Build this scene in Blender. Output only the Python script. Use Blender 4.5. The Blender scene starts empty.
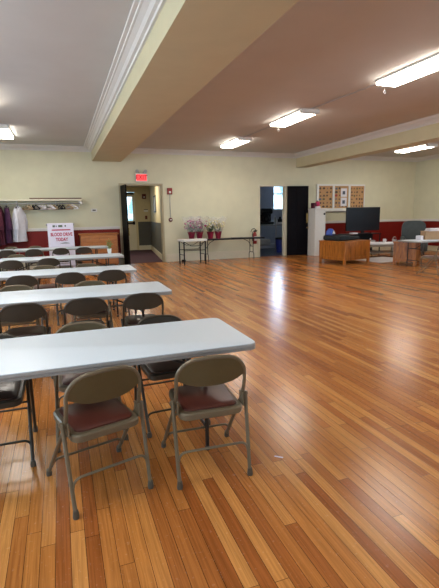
import bpy, bmesh, math, random
from mathutils import Vector, Matrix
random.seed(7)
C = bpy.context.scene.collection
PI = math.pi
DY = 14.62      # back wall plane
CZ = 3.68       # ceiling height

# ------------------------------------------------------------------ materials
def lin(h):
    h = h.lstrip('#'); o = []
    for i in (0, 2, 4):
        c = int(h[i:i+2], 16)/255
        o.append(c/12.92 if c <= .04045 else ((c+.055)/1.055)**2.4)
    return (*o, 1)

def mat(name, col, rough=.5, metal=0, var=.08, scale=12, bump=0, coat=0, emit=None, es=0, spec=.5, trans=0, alpha=1):
    m = bpy.data.materials.new(name); m.use_nodes = True
    nt = m.node_tree; b = nt.nodes['Principled BSDF']
    c = lin(col) if isinstance(col, str) else (*col, 1)
    b.inputs['Roughness'].default_value = rough; b.inputs['Metallic'].default_value = metal
    b.inputs['Specular IOR Level'].default_value = spec
    b.inputs['Coat Weight'].default_value = coat; b.inputs['Coat Roughness'].default_value = .15
    b.inputs['Transmission Weight'].default_value = trans; b.inputs['Alpha'].default_value = alpha
    b.inputs['Base Color'].default_value = c
    tc = nt.nodes.new('ShaderNodeTexCoord'); n = nt.nodes.new('ShaderNodeTexNoise')
    n.inputs['Scale'].default_value = scale; n.inputs['Detail'].default_value = 4
    nt.links.new(tc.outputs['Object'], n.inputs['Vector'])
    r = nt.nodes.new('ShaderNodeValToRGB')
    r.color_ramp.elements[0].position = .3; r.color_ramp.elements[1].position = .7
    r.color_ramp.elements[0].color = tuple(max(0, x*(1-var)) for x in c[:3])+(1,)
    r.color_ramp.elements[1].color = tuple(min(1, x*(1+var)) for x in c[:3])+(1,)
    nt.links.new(n.outputs['Fac'], r.inputs['Fac']); nt.links.new(r.outputs['Color'], b.inputs['Base Color'])
    if bump:
        bp = nt.nodes.new('ShaderNodeBump'); bp.inputs['Strength'].default_value = bump; bp.inputs['Distance'].default_value = .01
        nt.links.new(n.outputs['Fac'], bp.inputs['Height']); nt.links.new(bp.outputs['Normal'], b.inputs['Normal'])
    if emit:
        b.inputs['Emission Color'].default_value = lin(emit); b.inputs['Emission Strength'].default_value = es
    return m

def floor_mat():
    m = bpy.data.materials.new('oak_strip_floor'); m.use_nodes = True; nt = m.node_tree; N = nt.nodes; L = nt.links
    b = N['Principled BSDF']; tc = N.new('ShaderNodeTexCoord'); sp = N.new('ShaderNodeSeparateXYZ'); L.new(tc.outputs['Object'], sp.inputs[0])
    def M(op, a, c=None):
        n = N.new('ShaderNodeMath'); n.operation = op
        for i, v in enumerate((a, c)):
            if v is None: continue
            if isinstance(v, (int, float)): n.inputs[i].default_value = v
            else: L.new(v, n.inputs[i])
        return n.outputs[0]
    W = .068
    xs = M('DIVIDE', sp.outputs[0], W); row = M('FLOOR', xs); fx = M('FRACT', xs)
    w1 = N.new('ShaderNodeTexWhiteNoise'); w1.noise_dimensions = '1D'; L.new(row, w1.inputs['W'])
    ys = M('DIVIDE', sp.outputs[1], 1.15); ys = M('ADD', ys, M('MULTIPLY', w1.outputs['Value'], 7.3)); seg = M('FLOOR', ys); fy = M('FRACT', ys)
    cb = N.new('ShaderNodeCombineXYZ'); L.new(row, cb.inputs[0]); L.new(seg, cb.inputs[1])
    w2 = N.new('ShaderNodeTexWhiteNoise'); w2.noise_dimensions = '2D'; L.new(cb.outputs[0], w2.inputs['Vector'])
    ramp = N.new('ShaderNodeValToRGB'); L.new(w2.outputs['Value'], ramp.inputs['Fac'])
    cr = ramp.color_ramp; cr.elements[0].color = lin('#99592a'); cr.elements[1].color = lin('#cb9050')
    e = cr.elements.new(.3); e.color = lin('#ab6c35'); e = cr.elements.new(.7); e.color = lin('#bb7c3e')
    # grain, stretched along the board
    mp = N.new('ShaderNodeMapping'); mp.inputs['Scale'].default_value = (70, 1.6, 1); L.new(tc.outputs['Object'], mp.inputs[0])
    off = N.new('ShaderNodeVectorMath'); off.operation = 'ADD'; L.new(mp.outputs[0], off.inputs[0]); L.new(w2.outputs['Color'], off.inputs[1])
    g = N.new('ShaderNodeTexNoise'); g.inputs['Scale'].default_value = 1.6; g.inputs['Detail'].default_value = 5; g.inputs['Distortion'].default_value = .6; L.new(off.outputs[0], g.inputs['Vector'])
    mx = N.new('ShaderNodeMix'); mx.data_type = 'RGBA'; mx.blend_type = 'MULTIPLY'; mx.inputs['Factor'].default_value = .6
    gr = N.new('ShaderNodeValToRGB'); gr.color_ramp.elements[0].color = (.5, .43, .36, 1); gr.color_ramp.elements[0].position = .3; gr.color_ramp.elements[1].color = (1.15, 1.1, 1.05, 1); gr.color_ramp.elements[1].position = .62
    L.new(g.outputs['Fac'], gr.inputs['Fac']); L.new(ramp.outputs[0], mx.inputs['A']); L.new(gr.outputs[0], mx.inputs['B'])
    # big wear patches
    wn = N.new('ShaderNodeTexNoise'); wn.inputs['Scale'].default_value = .7; wn.inputs['Detail'].default_value = 6; L.new(tc.outputs['Object'], wn.inputs['Vector'])
    wr = N.new('ShaderNodeValToRGB'); wr.color_ramp.elements[0].color = (.86, .86, .87, 1); wr.color_ramp.elements[0].position = .35; wr.color_ramp.elements[1].position = .65; wr.color_ramp.elements[1].color = (1.04, 1.02, 1, 1)
    L.new(wn.outputs['Fac'], wr.inputs['Fac'])
    mx2 = N.new('ShaderNodeMix'); mx2.data_type = 'RGBA'; mx2.blend_type = 'MULTIPLY'; mx2.inputs['Factor'].default_value = .8
    L.new(mx.outputs['Result'], mx2.inputs['A']); L.new(wr.outputs[0], mx2.inputs['B'])
    # gaps between the boards
    ex = M('MINIMUM', fx, M('SUBTRACT', 1., fx)); ex = M('MULTIPLY', ex, W)
    ey = M('MINIMUM', fy, M('SUBTRACT', 1., fy)); ey = M('MULTIPLY', ey, 1.15)
    edge = M('MINIMUM', ex, ey); gap = M('LESS_THAN', edge, .0013)
    mx3 = N.new('ShaderNodeMix'); mx3.data_type = 'RGBA'; L.new(M('MULTIPLY', gap, .92), mx3.inputs['Factor']); L.new(mx2.outputs['Result'], mx3.inputs['A']); mx3.inputs['B'].default_value = lin('#20100a')
    L.new(mx3.outputs['Result'], b.inputs['Base Color'])
    # scratched varnish
    sc = N.new('ShaderNodeTexNoise'); sc.inputs['Scale'].default_value = 45; sc.inputs['Detail'].default_value = 8; sc.inputs['Roughness'].default_value = .7; L.new(tc.outputs['Object'], sc.inputs['Vector'])
    rr = N.new('ShaderNodeMapRange'); rr.inputs['From Min'].default_value = .3; rr.inputs['From Max'].default_value = .7; rr.inputs['To Min'].default_value = .18; rr.inputs['To Max'].default_value = .3
    L.new(sc.outputs['Fac'], rr.inputs['Value']); L.new(rr.outputs[0], b.inputs['Roughness'])
    hh = M('ADD', M('MULTIPLY', M('MINIMUM', edge, .003), 60.), M('MULTIPLY', sc.outputs['Fac'], .12)); hh = M('ADD', hh, M('MULTIPLY', w2.outputs['Value'], .08))
    bp = N.new('ShaderNodeBump'); bp.inputs['Strength'].default_value = .16; bp.inputs['Distance'].default_value = .004
    L.new(hh, bp.inputs['Height']); L.new(bp.outputs[0], b.inputs['Normal'])
    b.inputs['Specular IOR Level'].default_value = .34
    return m

def table_mat():
    m = mat('white_speckled_plastic', '#c6d2dc', .42, var=.03, scale=180, bump=.03); nt = m.node_tree
    return m

def wood_mat(name, a, bcol, vert=True, rough=.4):
    m = bpy.data.materials.new(name); m.use_nodes = True; nt = m.node_tree; N = nt.nodes; L = nt.links
    b = N['Principled BSDF']; b.inputs['Roughness'].default_value = rough
    tc = N.new('ShaderNodeTexCoord'); mp = N.new('ShaderNodeMapping'); mp.inputs['Scale'].default_value = (14, 14, 1.5) if vert else (1.5, 14, 14)
    n = N.new('ShaderNodeTexNoise'); n.inputs['Scale'].default_value = 1.3; n.inputs['Detail'].default_value = 5; n.inputs['Distortion'].default_value = 1.2
    r = N.new('ShaderNodeValToRGB'); r.color_ramp.elements[0].color = lin(a); r.color_ramp.elements[0].position = .32; r.color_ramp.elements[1].color = lin(bcol); r.color_ramp.elements[1].position = .66
    L.new(tc.outputs['Object'], mp.inputs[0]); L.new(mp.outputs[0], n.inputs['Vector']); L.new(n.outputs['Fac'], r.inputs['Fac']); L.new(r.outputs[0], b.inputs['Base Color'])
    return m

def emat(name, col, s):
    m = bpy.data.materials.new(name); m.use_nodes = True; nt = m.node_tree
    b = nt.nodes['Principled BSDF']; b.inputs['Base Color'].default_value = lin(col); b.inputs['Emission Color'].default_value = lin(col); b.inputs['Emission Strength'].default_value = s
    return m

def outside_mat():
    # bright daylight scene beyond the glass
    m = bpy.data.materials.new('daylit_garden'); m.use_nodes = True; nt = m.node_tree; N = nt.nodes; L = nt.links; b = N['Principled BSDF']
    tc = N.new('ShaderNodeTexCoord'); n = N.new('ShaderNodeTexNoise'); n.inputs['Scale'].default_value = 2.2; n.inputs['Detail'].default_value = 3
    r = N.new('ShaderNodeValToRGB'); r.color_ramp.elements[0].color = lin('#5f93a8'); r.color_ramp.elements[0].position = .38; r.color_ramp.elements[1].color = lin('#cfe6f4'); r.color_ramp.elements[1].position = .58
    L.new(tc.outputs['Object'], n.inputs['Vector']); L.new(n.outputs['Fac'], r.inputs['Fac']); L.new(r.outputs[0], b.inputs['Emission Color']); L.new(r.outputs[0], b.inputs['Base Color'])
    b.inputs['Emission Strength'].default_value = OUT_E
    return m
OUT_E = 2.4

M = {}
M['floor'] = floor_mat()
M['wall'] = mat('cream_wall_paint', '#cfccb0', .75, var=.03, scale=3, bump=.03)
M['ceil'] = mat('ceiling_paint', '#bcbab6', .8, var=.03, scale=1.5, bump=.03)
M['ceilw'] = mat('white_ceiling_paint', '#c4c8c8', .8, var=.03, scale=1.5, bump=.03)
M['beam'] = mat('beam_paint', '#bfb694', .75, var=.03, scale=3)
M['crown'] = mat('white_trim_paint', '#cfcdc9', .45, var=.02)
M['red'] = mat('dark_red_paint', '#76140b', .5, var=.06, scale=5, spec=.3)
M['base'] = mat('baseboard_paint', '#d6cfb8', .5, var=.03)
M['metal'] = mat('taupe_enamel', '#6a5e4a', .4, metal=.2, var=.05, scale=30)
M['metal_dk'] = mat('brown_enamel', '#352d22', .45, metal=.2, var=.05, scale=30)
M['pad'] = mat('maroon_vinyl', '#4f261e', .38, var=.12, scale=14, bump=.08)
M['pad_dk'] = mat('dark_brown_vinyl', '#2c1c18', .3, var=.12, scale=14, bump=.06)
M['cap'] = mat('grey_brown_rubber', '#4a4236', .6)
M['panel'] = mat('shaded_taupe_enamel', '#54492f', .4, metal=.2, var=.05, scale=30)  # chair enamel darkened in colour for the shade on the backrests
M['table'] = table_mat()
M['tedge'] = mat('grey_plastic_edge', '#8a8784', .45, var=.05, scale=60)
M['tleg'] = mat('charcoal_steel', '#211f1e', .4, metal=.3)
M['black'] = mat('black_paint', '#0c0c10', .45, spec=.25)
M['blackgloss'] = mat('black_gloss', '#08080c', .3, spec=.2)
M['screen'] = mat('dark_screen', '#07070c', .35, spec=.15)
M['blackwood'] = mat('near_black_door_paint', '#08060c', .55, var=.1, spec=.1)
M['darkbrown'] = mat('dark_brown_door_paint', '#0e0a08', .55, var=.1, spec=.1)
M['white'] = mat('white_paint', '#d9d9d4', .45, var=.02)
M['whitecab'] = mat('white_cabinet_paint', '#cfcdc6', .45, var=.02)
M['oak'] = wood_mat('golden_oak', '#75400f', '#b06c24')
M['oakdark'] = wood_mat('honey_oak_end', '#4a280c', '#6e421a')
M['pine'] = wood_mat('orange_pine', '#9c5f33', '#b9773f', vert=False, rough=.35)
M['brownwood'] = wood_mat('brown_board', '#4a2c14', '#6e4524', vert=False)
M['greywood'] = wood_mat('weathered_grey_wood', '#6a5f50', '#8c8070', vert=False)
M['cork'] = mat('tan_cork', '#b98f62', .85, var=.15, scale=60, bump=.05)
M['brass'] = mat('brass', '#a08850', .3, metal=.8)
M['steel'] = mat('grey_steel', '#8f8f90', .3, metal=.7)
M['redpl'] = mat('red_plastic', '#8a1713', .35)
M['darkred'] = mat('dark_red_plastic', '#5f1a14', .4)
M['tube'] = emat('lit_diffuser', '#fff6ea', 15.5)
M['exit'] = emat('lit_exit_face', '#ff4a4e', .75)
M['exitletter'] = emat('lit_exit_letters', '#8c0a14', .3)
M['signwhite'] = mat('white_sign_board', '#dcd9ea', .5, var=.02)
M['magenta'] = mat('crimson_ink', '#b01848', .5)
M['greenink'] = mat('grey_green_ink', '#5d6b60', .6)
M['maroon'] = mat('maroon_cloth', '#4d1428', .85, var=.25, scale=9, bump=.3)
M['purple'] = mat('purple_cloth', '#3c1638', .85, var=.25, scale=9, bump=.3)
M['wine'] = mat('wine_cloth', '#5a1822', .85, var=.25, scale=9, bump=.3)
M['blackcloth'] = mat('black_cloth', '#18141a', .85, var=.2, bump=.3)
M['shirt'] = mat('white_cloth', '#cdcdd6', .8, var=.08, scale=8, bump=.3)
M['tanpl'] = mat('tan_plastic', '#a58a6a', .5)
M['foil'] = mat('crimson_foil', '#7a1530', .35, metal=.2, var=.3, scale=25, bump=.4)
M['pinkpetal'] = mat('pink_petals', '#9a3560', .7, var=.3, scale=40)
M['palepetal'] = mat('pale_pink_petals', '#b98aa0', .7, var=.2, scale=40)
M['yellowpetal'] = mat('pale_yellow_petals', '#d8d090', .7, var=.2, scale=40)
M['whitepetal'] = mat('white_petals', '#d8d8d0', .7)
M['leaf'] = mat('dark_green_leaves', '#2c4a26', .6, var=.4, scale=30)
M['leaf_lt'] = mat('bright_green_leaves', '#5d8a44', .6, var=.3, scale=30)
M['cello'] = mat('clear_cellophane', '#e4e2e8', .12, var=.02, alpha=.16)
M['carpet'] = mat('maroon_carpet', '#3a1c28', .95, var=.2, scale=60, bump=.2)
M['greydado'] = mat('charcoal_grey_paint', '#4c4c48', .6, var=.04)
M['vestwall'] = mat('tan_cream_paint', '#c9bd98', .7, var=.03)
M['kitwall'] = mat('blue_grey_wall_paint', '#b4b8c4', .7, var=.03)
M['kitfloor'] = mat('dark_tile_floor', '#3f4350', .3, var=.1)
M['outside'] = outside_mat()
M['bluebin'] = mat('blue_plastic', '#1c2a7a', .45)
M['cardboard'] = mat('brown_cardboard', '#a98a68', .8, var=.05)
M['paper'] = mat('white_paper', '#d8d4d8', .7, var=.03)
M['greenleather'] = mat('dark_green_grey_leather', '#343c3b', .35, var=.15, scale=8, bump=.1)
M['brownleather'] = mat('brown_upholstery', '#6b4a34', .6, var=.12, scale=10)
M['rug'] = mat('white_rug_wool', '#bdb8b6', .95, var=.12, scale=40, bump=.4)
M['teal'] = mat('dark_teal_cloth', '#10181c', .8, var=.2, bump=.2)
M['blue'] = mat('blue_print', '#2c4a9c', .5)
M['pink'] = mat('hot_pink_plastic', '#c22a62', .5)
M['glass'] = mat('window_glass', '#dfe9ee', .05, var=.01, alpha=.12)
M['badge_d'] = mat('dark_brown_enamel_badge', '#4e3a2a', .5)
M['badge_g'] = mat('olive_enamel_badge', '#5e5a3a', .5)
M['badge_r'] = mat('red_enamel_badge', '#a03028', .5)
M['badge_b'] = mat('blue_grey_badge', '#56606c', .5)
M['photo'] = mat('grey_portrait_print', '#4c5260', .5, var=.4, scale=30)
M['grey'] = mat('light_grey_plastic', '#a3a3a3', .5)

# ------------------------------------------------------------------ builders
class MB:
    def __init__(s): s.b = bmesh.new()
    def box(s, x0, x1, y0, y1, z0, z1, bev=0, mtx=None):
        r = bmesh.ops.create_cube(s.b, size=1); vs = r['verts']
        for v in vs:
            v.co = Vector(((x0+x1)/2+v.co.x*(x1-x0), (y0+y1)/2+v.co.y*(y1-y0), (z0+z1)/2+v.co.z*(z1-z0)))
        if bev:
            es = list({e for v in vs for e in v.link_edges})
            o = bmesh.ops.bevel(s.b, geom=es, offset=bev, segments=2, affect='EDGES', profile=.5)
            vs = list({v for f in o['faces'] for v in f.verts} | {v for v in vs if v.is_valid})
        if mtx:
            for v in vs: v.co = mtx @ v.co
        return s
    def tube(s, pts, r, seg=8, r2=None, cap=True):
        pts = [Vector(p) for p in pts]; rings = []; n = len(pts)
        up = None
        for i, p in enumerate(pts):
            t = (pts[min(i+1, n-1)]-pts[max(i-1, 0)])
            t = t.normalized() if t.length > 1e-9 else Vector((0, 0, 1))
            if up is None:
                a = Vector((0, 0, 1)) if abs(t.z) < .9 else Vector((1, 0, 0)); up = (a-t*a.dot(t)).normalized()
            else:
                up = (up-t*up.dot(t)).normalized()
            w = t.cross(up); rr = r if r2 is None else r+(r2-r)*i/(n-1)
            rings.append([s.b.verts.new(p+up*math.cos(2*PI*k/seg)*rr+w*math.sin(2*PI*k/seg)*rr) for k in range(seg)])
        for a, b in zip(rings, rings[1:]):
            for k in range(seg): s.b.faces.new((a[k], a[(k+1) % seg], b[(k+1) % seg], b[k]))
        if cap: s.b.faces.new(rings[0][::-1]); s.b.faces.new(rings[-1])
        return s
    def lathe(s, prof, cx=0, cy=0, seg=16, sx=1, sy=1):
        rings = [[s.b.verts.new((cx+r*math.cos(2*PI*k/seg)*sx, cy+r*math.sin(2*PI*k/seg)*sy, z)) for k in range(seg)] for r, z in prof]
        for a, b in zip(rings, rings[1:]):
            for k in range(seg): s.b.faces.new((a[k], a[(k+1) % seg], b[(k+1) % seg], b[k]))
        s.b.faces.new(rings[0][::-1]); s.b.faces.new(rings[-1]); return s
    def prism(s, poly, z0, z1, f=lambda x, y, z: (x, y, z)):
        a = [s.b.verts.new(f(x, y, z0)) for x, y in poly]; b = [s.b.verts.new(f(x, y, z1)) for x, y in poly]; n = len(poly)
        s.b.faces.new(a[::-1]); s.b.faces.new(b)
        for k in range(n): s.b.faces.new((a[k], a[(k+1) % n], b[(k+1) % n], b[k]))
        return s
    def ball(s, c, r, sub=1, sc=(1, 1, 1), jit=0):
        o = bmesh.ops.create_icosphere(s.b, subdivisions=sub, radius=r)
        for v in o['verts']:
            k = 1+random.uniform(-jit, jit); v.co = Vector((c[0]+v.co.x*sc[0]*k, c[1]+v.co.y*sc[1]*k, c[2]+v.co.z*sc[2]*k))
        return s
    def quad(s, *p):
        s.b.faces.new([s.b.verts.new(x) for x in p]); return s
    def build(s, name, m, parent=None, smooth=False, label=None):
        bmesh.ops.recalc_face_normals(s.b, faces=s.b.faces)
        me = bpy.data.meshes.new(name); s.b.to_mesh(me); s.b.free()
        me.materials.append(m)
        if smooth:
            for p in me.polygons: p.use_smooth = True
            try: me.set_sharp_from_angle(angle=math.radians(40))
            except Exception: pass
        o = bpy.data.objects.new(name, me); C.objects.link(o)
        if parent: o.parent = parent
        if label: o['label'] = label
        return o

def tag(o, label=None, cat=None, group=None, kind=None):
    if label: o['label'] = label
    if cat: o['category'] = cat
    if group: o['group'] = group
    if kind: o['kind'] = kind
    return o
def thing(name, label, cat, loc=(0, 0, 0), rz=0, group=None):
    o = bpy.data.objects.new(name, None); o.empty_display_size = .1; C.objects.link(o); o.location = loc; o.rotation_euler = (0, 0, rz)
    return tag(o, label, cat, group)
def S(o): o['kind'] = 'structure'; return o
def kids(o): return [c for c in list(C.objects) if c.parent == o]
def dup(o, loc=None, rz=None, label=None, group=None, parent=None):
    c = o.copy(); C.objects.link(c)
    if parent: c.parent = parent
    if loc is not None: c.location = loc
    if rz is not None: c.rotation_euler = (0, 0, rz)
    if label: c['label'] = label
    if group: c['group'] = group
    for k in kids(o): dup(k, parent=c)
    return c
def rrect(x0, x1, y0, y1, r, n=5):
    p = []
    for cx, cy, a0 in ((x1-r, y1-r, 0), (x0+r, y1-r, PI/2), (x0+r, y0+r, PI), (x1-r, y0+r, 1.5*PI)):
        for k in range(n+1):
            a = a0+PI/2*k/n; p.append((cx+r*math.cos(a), cy+r*math.sin(a)))
    return p
def arc_path(pts, r, n=4):
    """polyline with rounded corners"""
    P = [Vector(p) for p in pts]; out = [P[0]]
    for a, b, c in zip(P, P[1:], P[2:]):
        u = (a-b).normalized(); w = (c-b).normalized(); p0 = b+u*r; p1 = b+w*r
        for k in range(n+1):
            t = k/n; out.append(p0*(1-t)**2+b*2*t*(1-t)+p1*t*t)
    out.append(P[-1]); return out
def text(s, size, m, name, parent, loc, rot=(PI/2, 0, 0), depth=.002, bold=.0):
    cu = bpy.data.curves.new(name, 'FONT'); cu.body = s; cu.size = size; cu.extrude = depth; cu.align_x = 'CENTER'; cu.align_y = 'CENTER'; cu.offset = bold
    t = bpy.data.objects.new('t', cu); C.objects.link(t); bpy.context.view_layer.update()
    me = bpy.data.meshes.new_from_object(t.evaluated_get(bpy.context.evaluated_depsgraph_get()))
    bpy.data.objects.remove(t); me.materials.clear(); me.materials.append(m)
    o = bpy.data.objects.new(name, me); C.objects.link(o); o.location = loc; o.rotation_euler = rot
    if parent: o.parent = parent
    return o

# ------------------------------------------------------------------ the hall
XL, XR, YF = -5.2, 13.93, -4.2
D1 = (1.93, 3.27, 2.56); D2 = (6.87, 7.91, 2.56)
S(MB().box(XL-.2, XR+.2, YF-.2, DY+.06, -.15, 0).build('floor', M['floor']))
S(MB().box(1.5, XR+.2, YF-.2, DY+.2, CZ, CZ+.15).build('ceiling', M['ceil']))
S(MB().box(XL-.2, 1.5, YF-.2, DY+.2, CZ, CZ+.15).build('ceiling_left', M['ceilw']))
w = MB()
w.box(XL-.15, D1[0], DY, DY+.18, 0, CZ).box(D1[0], D1[1], DY, DY+.18, D1[2], CZ).box(D1[1], D2[0], DY, DY+.18, 0, CZ)
w.box(D2[0], D2[1], DY, DY+.18, D2[2], CZ).box(D2[1], XR+.15, DY, DY+.18, 0, CZ)
S(w.build('wall_back', M['wall']))
def holed_wall(axis, pos, t, a0, a1, holes, z0=1.0, z1=3.0):
    w = MB(); cur = a0
    def bx(p, q, zz0, zz1):
        if axis == 'y': w.box(p, q, pos, pos+t, zz0, zz1)
        else: w.box(pos, pos+t, p, q, zz0, zz1)
    for h0, h1 in holes:
        bx(cur, h0, 0, CZ); bx(h0, h1, 0, z0); bx(h0, h1, z1, CZ); cur = h1
    bx(cur, a1, 0, CZ); return w
RW = [(1.2, 2.8), (5.2, 6.8)]
FW = [(-3.6, -2.0), (-.2, 1.4), (4.6, 6.2), (9.5, 11.1)]
LW = [(-1.4, .2), (2.8, 4.4), (7.0, 8.6)]
S(holed_wall('x', XR, .18, YF, DY, RW).build('wall_right', M['wall']))
S(holed_wall('x', XL-.18, .18, YF, DY, LW).build('wall_left', M['wall']))
S(holed_wall('y', YF-.18, .18, XL-.18, XR+.18, FW).build('wall_front', M['wall']))
wi = 0
def hall_window(axis, pos, h0, h1, inward, e=1.0):
    global wi; wi += 1
    r = bpy.data.objects.new('window_%d' % wi, None); C.objects.link(r); S(r)
    c = (h0+h1)/2; r.location = (c, pos, 1.0) if axis == 'y' else (pos, c, 1.0)
    r.rotation_euler = (0, 0, 0 if axis == 'y' else PI/2)
    hw = (h1-h0)/2; f = MB()
    f.box(-hw, -hw+.06, -.05, .05, 0, 2).box(hw-.06, hw, -.05, .05, 0, 2).box(-hw+.06, hw-.06, -.05, .05, 0, .06).box(-hw+.06, hw-.06, -.05, .05, 1.94, 2).box(-hw+.06, hw-.06, -.04, .04, .97, 1.03)
    f.build('window_frame', M['white'], r)
    MB().box(-hw+.06, hw-.06, -.004, .004, .06, 1.94).build('pane', M['glass'], r)
    ld = bpy.data.lights.new('daylight', 'AREA'); ld.shape = 'RECTANGLE'; ld.size = h1-h0-.1; ld.size_y = 1.9; ld.energy = WIN_E*e; ld.color = (.64, .82, 1.0)
    lo = bpy.data.objects.new('daylight', ld); C.objects.link(lo)
    dv = {'+y': (0, 1, 0), '-x': (-1, 0, 0), '+x': (1, 0, 0)}[inward]; dv = Vector(dv)
    lo.location = (Vector((c, pos, 2)) if axis == 'y' else Vector((pos, c, 2)))-dv*.12; lo.rotation_euler = dv.to_track_quat('-Z', 'Z').to_euler()
WIN_E = 100
for a, b in FW: hall_window('y', YF-.09, a, b, '+y', .3)  # unseen windows behind the camera, added for weak fill daylight
for a, b in LW: hall_window('x', XL-.09, a, b, '+x', 1.8)
for a, b in RW: hall_window('x', XR+.09, a, b, '-x', 1.5)

# beams and crown moulding
S(MB().box(1.107, 1.995, YF, DY, 3.275, CZ).build('beam_middle', M['beam']))
S(MB().box(8.35, 8.78, YF, DY, 3.22, CZ).build('beam_right', M['beam']))
prof = [(a*1.2, b*.8) for a, b in [(0, -.17), (.025, -.17), (.03, -.135), (.06, -.125), (.085, -.085), (.13, -.05), (.15, -.045), (.155, -.025), (.19, -.02), (.195, 0), (0, 0)]]
tn = 0
def crown(axis, pos, a0, a1, sgn, mt='crown'):
    global tn; tn += 1
    f = (lambda x, y, z: (z, pos+sgn*x, CZ+y)) if axis == 'y' else (lambda x, y, z: (pos+sgn*x, z, CZ+y))
    S(MB().prism(prof, a0, a1, f).build('trim_%d' % tn, M[mt]))
crown('y', DY, XL, 1.107, -1); crown('y', DY, 1.995, 8.35, -1); crown('y', DY, 8.78, XR, -1)
crown('x', 1.107, YF, DY, -1); crown('x', 1.995, YF, DY, 1); crown('x', 8.35, YF, DY, -1); crown('x', 8.78, YF, DY, 1); crown('x', XR, YF, DY, -1)

# red dado with white cap rail, baseboards
def dado(name, x0, x1, y0, y1): S(MB().box(x0, x1, y0, y1, .2, 1.16).build(name, M['red']))
def rail(x0, x1, y0, y1):
    global tn; tn += 1; S(MB().box(x0, x1, y0, y1, 1.16, 1.25, .008).build('trim_%d' % tn, M['crown']))
dado('dado_left', XL, 1.84, DY-.012, DY); rail(XL, 1.84, DY-.03, DY)
dado('dado_back', 9.17, XR, DY-.012, DY); rail(9.17, XR, DY-.03, DY)
dado('dado_right', XR-.012, XR, 3.0, DY); rail(XR-.03, XR, 3.0, DY)
def baseb(name, x0, x1, y0, y1, h=.24): S(MB().box(x0, x1, y0, y1, 0, h-.03).box(x0, x1, y0+.006, y1, h-.03, h).build(name, M['base']))
baseb('baseboard_left', XL, 1.84, DY-.025, DY); baseb('baseboard_middle', 3.36, 6.78, DY-.025, DY, .27); baseb('baseboard_right', 9.17, XR, DY-.025, DY)
# door casings
def casing(x0, x1, z, m, wd=.08):
    global tn; tn += 1
    b = MB().box(x0-wd, x0, DY-.02, DY, 0, z+wd).box(x1, x1+wd, DY-.02, DY, 0, z+wd).box(x0, x1, DY-.02, DY, z, z+wd)
    b.box(x0-.0, x0+.02, DY, DY+.18, 0, z).box(x1-.02, x1, DY, DY+.18, 0, z).box(x0+.02, x1-.02, DY, DY+.18, z-.02, z)
    S(b.build('trim_%d' % tn, m))
M['casing'] = mat('greige_casing_paint', '#a89e80', .5, var=.03)
casing(D1[0], D1[1], D1[2], M['casing'], .05); casing(D2[0], D2[1], D2[2], M['base'], .03)

# ------------------------------------------------------------------ vestibule beyond the left doorway
VY = 20.4
S(MB().box(.9, 5.2, DY+.06, VY+.1, -.15, .012).build('floor_vestibule', M['carpet']))
S(MB().box(.9, 5.2, DY+.18, VY+.1, 3.1, 3.2).build('ceiling_vestibule', M['vestwall']))
S(MB().box(.9, 2.17, VY, VY+.12, .01, 3.1).box(3.34, 5.2, VY, VY+.12, .01, 3.1).box(2.17, 3.34, VY, VY+.12, 2.66, 3.1).build('wall_vestibule_back', M['vestwall']))
S(MB().box(.85, .95, DY+.18, VY, .01, 3.1).build('wall_vestibule_left', M['vestwall']))
S(MB().prism([(3.30, DY+.18), (3.4, DY+.18), (4.11, VY), (4.01, VY)], .012, 3.1).build('wall_vestibule_right', M['vestwall']))
S(MB().box(3.41, 4.0, VY-.015, VY, .22, 1.31).build('dado_vestibule_back', M['greydado']))
S(MB().prism([(3.285, DY+.2), (3.30, DY+.2), (4.0, VY-.02), (3.985, VY-.02)], .22, 1.31).build('dado_vestibule_right', M['greydado']))
S(MB().box(3.41, 3.97, VY-.03, VY, .012, .22).build('baseboard_vestibule_back', M['base']))
S(MB().prism([(3.275, DY+.2), (3.30, DY+.2), (3.99, VY-.03), (3.965, VY-.03)], .012, .22).build('baseboard_vestibule_right', M['base']))
tn += 1; S(MB().box(2.13, 2.21, VY-.03, VY, .012, 2.73).box(3.32, 3.41, VY-.03, VY, .012, 2.73).box(2.21, 3.32, VY-.03, VY, 2.64, 2.73).build('trim_%d' % tn, M['vestwall']))
d = bpy.data.objects.new('door_1', None); C.objects.link(d); S(d); d.location = (2.2, VY+.03, .015)
MB().box(0, .42, 0, .05, 0, 2.62).box(1.0, 1.13, 0, .05, 0, 2.62).box(.42, 1.0, 0, .05, 0, 1.36).box(.42, 1.0, 0, .05, 2.42, 2.62).build('door_panel', M['base'], d)
MB().box(.42, 1.0, .02, .03, 1.36, 2.42).build('glazing', M['glass'], d)
MB().box(.1, 1.08, -.07, -.03, 1.2, 1.28, .01).box(.98, 1.08, -.03, 0, 1.17, 1.32).box(.1, .2, -.03, 0, 1.17, 1.32).build('panic_bar', M['black'], d)
MB().box(.35, 1.08, -.06, -.01, 2.53, 2.6, .008).build('door_closer', M['black'], d)
MB().box(.5, 5.5, VY+2.0, VY+2.05, -.5, 4.2).build('garden_backdrop', M['outside'])
bpy.data.objects['garden_backdrop']['kind'] = 'structure'
# dark outer leaf folded into the hall
d = bpy.data.objects.new('door_2', None); C.objects.link(d); S(d); d.location = (1.95, DY-.03, .01); d.rotation_euler = (0, 0, math.radians(-86))
MB().box(0, .72, -.022, .022, 0, 2.52).build('door_panel', M['darkbrown'], d)
MB().box(.6, .65, .022, .06, .95, 1.2, .008).build('door_handle', M['brass'], d)
def wallbox(name, label, cat, x, z, w_, h, m, y=DY, t=.05):
    return tag(MB().box(x-w_/2, x+w_/2, y-t, y, z-h/2, z+h/2, .006).build(name, m), label, cat)
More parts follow.
